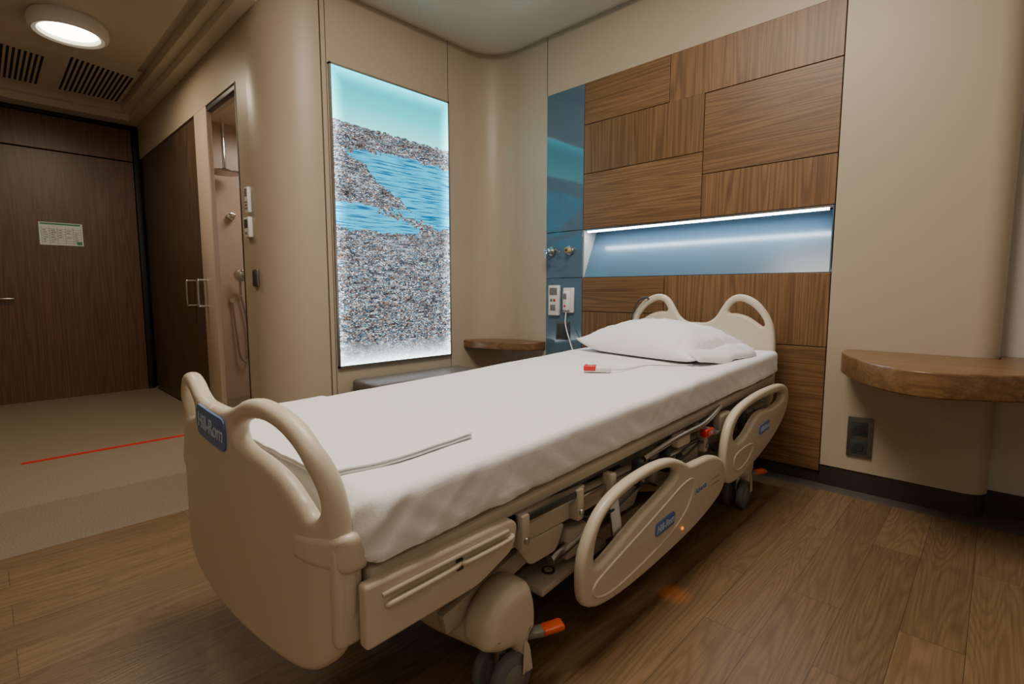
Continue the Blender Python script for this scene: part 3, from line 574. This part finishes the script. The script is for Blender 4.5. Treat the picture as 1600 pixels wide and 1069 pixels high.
# ------------------------------------------------------------------ mattress with fitted sheet
def mattress():
    bm=bmesh.new();x0,x1=-1.74,-.818;NY=230;y0,y1=.455,2.905
    ys=[y0+(y1-y0)*k/NY for k in range(NY+1)]
    ys=sorted(set(ys+[y0+d for d in (.002,.005,.01,.02,.03)]+[y1-d for d in (.002,.005,.01,.02,.03)]))
    V=[]
    for y in ys:
        e=min(y-y0,y1-y);R=.05
        d=R-math.sqrt(max(0,R*R-(R-e)**2)) if e<R else 0
        zt=mattop(y)-d;zb=matbot(y)+d*.4;a0=x0+d;a1=x1-d
        r=.026
        sec=rpoly([(a0,zb),(a1,zb),(a1,zt),(a0,zt)],[.012,.012,r,r],6)
        D=sec
        n=170; per=[0]
        for i in range(len(D)): per.append(per[-1]+(D[(i+1)%len(D)]-D[i]).length)
        T_=per[-1];row=[];j=0
        for k in range(n):
            s=T_*k/n
            while per[j+1]<s: j+=1
            f=(s-per[j])/max(1e-9,per[j+1]-per[j]);p=D[j]+(D[(j+1)%len(D)]-D[j])*f
            x,z=p.x,p.y;zm=(z-matbot(y))/(mattop(y)-matbot(y))
            side=1 if x>x1-.03 else (-1 if x<x0+.03 else 0)
            dx=dz=0
            if side:
                dx=side*(.004*noise.noise(Vector((y*9,z*6,3)))+.004*noise.noise(Vector((y*20+z*30,z*12,7)))*(1-zm)+.001*noise.noise(Vector((y*45-z*60,z*10,9))))
                foot=max(0,1-(y-.455)/.40)
                dx+=side*.016*foot*noise.noise(Vector((y*22-z*25,1,2)))*(1-zm*.5)
                dx+=side*.004*(1-zm)**2
            if zm<.15: dz=.004*abs(noise.noise(Vector((y*6,5,5))))+.002*abs(noise.noise(Vector((y*22,5,5))))
            if zm>.8: dz+=.0030*noise.noise(Vector((x*5,y*3,1)))+.0016*noise.noise(Vector((x*14,y*9,4)))
            row.append(bm.verts.new((x+dx,y,z+dz)))
        V.append(row)
    for a,b in zip(V,V[1:]):
        for i in range(n): j=(i+1)%n; bm.faces.new((a[i],a[j],b[j],b[i]))
    bm.faces.new(V[0]);bm.faces.new(V[-1])
    return bm2me(bm)
obj('mattress',[(mattress(),SHEET)],label='mattress covered with a smooth white fitted sheet on the bed',category='mattress',angle=60)
def fold(poly,t,lift,seed):
    def mp(x,y,z):
        n=.0030*noise.noise(Vector((x*5,y*5,seed)))+.0020*noise.noise(Vector((x*14,y*14,seed)))+.002*noise.noise(Vector((x*30+y*10,y*8,seed)))
        return (x+.004*noise.noise(Vector((y*12,seed,0))),y+.004*noise.noise(Vector((x*12,seed,4))),mattop(y)+lift+t/2+z+n+.002)
    return plate(poly,[],t,t*.4,mp,[-1.72+.025*k for k in range(34)],seg=3,cuty=[.46+.025*k for k in range(17)])
fs=rpoly([(-1.70,.455),(-.985,.455),(-.945,.62),(-.955,.855),(-1.30,.870),(-1.58,.845),(-1.69,.80)],.01)
fs2=rpoly([(-1.69,.457),(-.990,.457),(-.950,.62),(-.963,.848),(-1.30,.862),(-1.575,.838),(-1.685,.79)],.01)
obj('folded_sheet',[(fold(fs,.005,.0,1),FOLDM),(fold(fs2,.004,.005,1),FOLDM),(fold(fs,.004,.009,1),FOLDM)],label='folded white cotton sheet at the foot of the bed',category='sheet',angle=60)
def pillow(cx,cy,z0,hw,hl,th,rot):
    bm=bmesh.new();n=90;G=[[],[]]
    ca,sa=math.cos(rot),math.sin(rot)
    for s in (0,1):
        for i in range(n+1):
            row=[]
            for j in range(n+1):
                u=-1+2*i/n;v=-1+2*j/n
                eu=(1-abs(u)**3.0);ev=(1-abs(v)**2.8)
                h=(max(0,eu)**.62)*(max(0,ev)**.62)*(1-.12*max(0,u))
                if u>.86: h*=max(.06,(1-(u-.86)/.14))**.6
                px=u*hw*(1-.05*(1-v*v)*abs(u)**4); py=v*hl*(1-.09*(1-u*u)*abs(v)**4)
                w=noise.noise(Vector((u*2.2,v*2.2,s*5+3)))*.012*h+noise.noise(Vector((u*6+v*2,v*3,2+s)))*.010*h
                w-=.012*h*math.exp(-((v-.25*u-.1)/.10)**2)*max(0,u)
                w-=.006*h*math.exp(-((v+.55*u+.35)/.07)**2)
                rad=noise.noise(Vector((u*1.5,v*14,9)))*.012*abs(u)**2*h**.4+noise.noise(Vector((u*16,v*1.5,4)))*.010*abs(v)**2*h**.4
                cor=(.050 if u<0 else .010)*(abs(u)**3)*(abs(v)**2 if v<0 else abs(v)**3)
                seam=.020+cor
                if s: z=seam+th*h+w+rad
                else: z=seam-min(seam,.03)*h**.35*.98
                if (s==0 and (i in(0,n) or j in(0,n))): row.append(None); continue
                X=cx+px*ca-py*sa;Y=cy+px*sa+py*ca
                row.append(bm.verts.new((X,Y,z0(Y)+z)))
            G[s].append(row)
    for i in range(n+1):
        for j in range(n+1):
            if i in(0,n) or j in(0,n) : G[0][i][j]=G[1][i][j]
    for s in (0,1):
        for i in range(n):
            for j in range(n):
                try: bm.faces.new([G[s][i][j],G[s][i+1][j],G[s][i+1][j+1],G[s][i][j+1]])
                except ValueError: pass
    return bm2me(bm)
PR=math.radians(-9);PX,PY=-1.280,2.48
def pc2(u,v): return (PX+u*math.cos(PR)-v*math.sin(PR),PY+u*math.sin(PR)+v*math.cos(PR))
pil=obj('pillow',[(pillow(PX,PY,lambda y:mattop(y)+.004,.365,.270,.152,PR),PILLOWM)],label='plump white pillow at the head of the bed',category='pillow',angle=80)
flap=rpoly([(.28,-.235),(.385,-.25),(.41,-.12),(.405,.12),(.40,.24),(.28,.24)],.03)
def flm(x,y,z):
    X,Y=pc2(x,y); return (X,Y,mattop(Y)+.046+z*1.0+.012*noise.noise(Vector((x*9,y*12,3)))-.55*max(0,x-.345)*1.0+.006*math.sin(y*22))
obj('pillowcase_flap',[(plate(flap,[],.030,.014,flm,[.30+.012*k for k in range(10)],cuty=[-.24+.02*k for k in range(25)]),PILLOWM)],parent=pil,angle=60)
cb=empty('call_button',(-1.235,1.80,mattop(1.8)+.003),'white nurse call button with red end lying on the sheet','call button')
a=math.radians(30)
def rotm(me,c,a):
    for v in me.vertices:
        x,y=v.co.x-c[0],v.co.y-c[1]; v.co.x=c[0]+x*math.cos(a)-y*math.sin(a); v.co.y=c[1]+x*math.sin(a)+y*math.cos(a)
    return me
zc=mattop(1.8)+.003; cc=(-1.235,1.80)
obj('body',[(rotm(box(-1.275,-1.165,1.775,1.825,zc,zc+.026,.008,3),cc,a),WHITEP)],parent=cb)
obj('red_button',[(rotm(box(-1.279,-1.225,1.773,1.827,zc+.004,zc+.029,.007,3),cc,a),RED),(rotm(box(-1.262,-1.242,1.788,1.812,zc+.029,zc+.031),cc,a),WHITEP)],parent=cb,label='red call button end')
obj('cable',[(tube([(-1.18,1.83,zc+.012),(-1.15,1.87,zc+.010),(-1.15,1.97,zc+.008),(-1.13,2.08,zc+.01),(-1.04,2.14,zc+.012),(-.98,2.20,zc+.012)],.004),WHITEP)],parent=cb)
# ------------------------------------------------------------------ lights
def area(name,loc,sx_,sy_,e,col,rot=(0,0,0)):
    l=bpy.data.lights.new(name,'AREA');l.shape='RECTANGLE';l.size=sx_;l.size_y=sy_;l.energy=e;l.color=col
    o=bpy.data.objects.new(name,l);C.objects.link(o);o.location=loc;o.rotation_euler=rot;return o
area('room_light',(-1.10,1.1,3.18),1.1,1.1,73,(1,.89,.77))
area('ceiling_fill',(-1.1,.9,3.04),2.6,2.6,24,(1,.88,.72),(math.pi,0,0))  # added upward fill that brightens the ceiling, no fitting modelled for it
area('corridor_light',(-4.61,.54,2.72),.26,.26,15,(1,.83,.60))
area('led_light',(-1.45,HY+.02,1.472),1.5,.02,3.8,(.75,.87,1))
area('bath_light',(-4.5,2.2,2.55),.6,.6,13,(1,.87,.76))
area('rear_area_light',(.9,-1.2,2.9),1.2,1.2,13,(1,.87,.73))  # unseen soft area light overhead, behind the camera
p=bpy.data.lights.new('amber_glow','SPOT');p.energy=.38;p.color=(1,.28,.02);p.shadow_soft_size=.01;p.spot_size=math.radians(55);p.spot_blend=1
o=bpy.data.objects.new('amber_glow',p);C.objects.link(o);o.location=(-.745,1.60,.14)
w=bpy.data.worlds.new('World');bpy.context.scene.world=w;w.use_nodes=True
w.node_tree.nodes['Background'].inputs[0].default_value=(.5,.42,.35,1);w.node_tree.nodes['Background'].inputs[1].default_value=.04
# ------------------------------------------------------------------ camera
cd=bpy.data.cameras.new('Camera');cam=bpy.data.objects.new('Camera',cd);C.objects.link(cam)
cam.location=(0,0,1.05);cd.sensor_width=36;cd.lens=793/1600*36;cd.clip_start=.05
cam.rotation_euler=(math.radians(90)-math.atan(.1003),0,math.radians(43.75))
bpy.context.scene.camera=cam
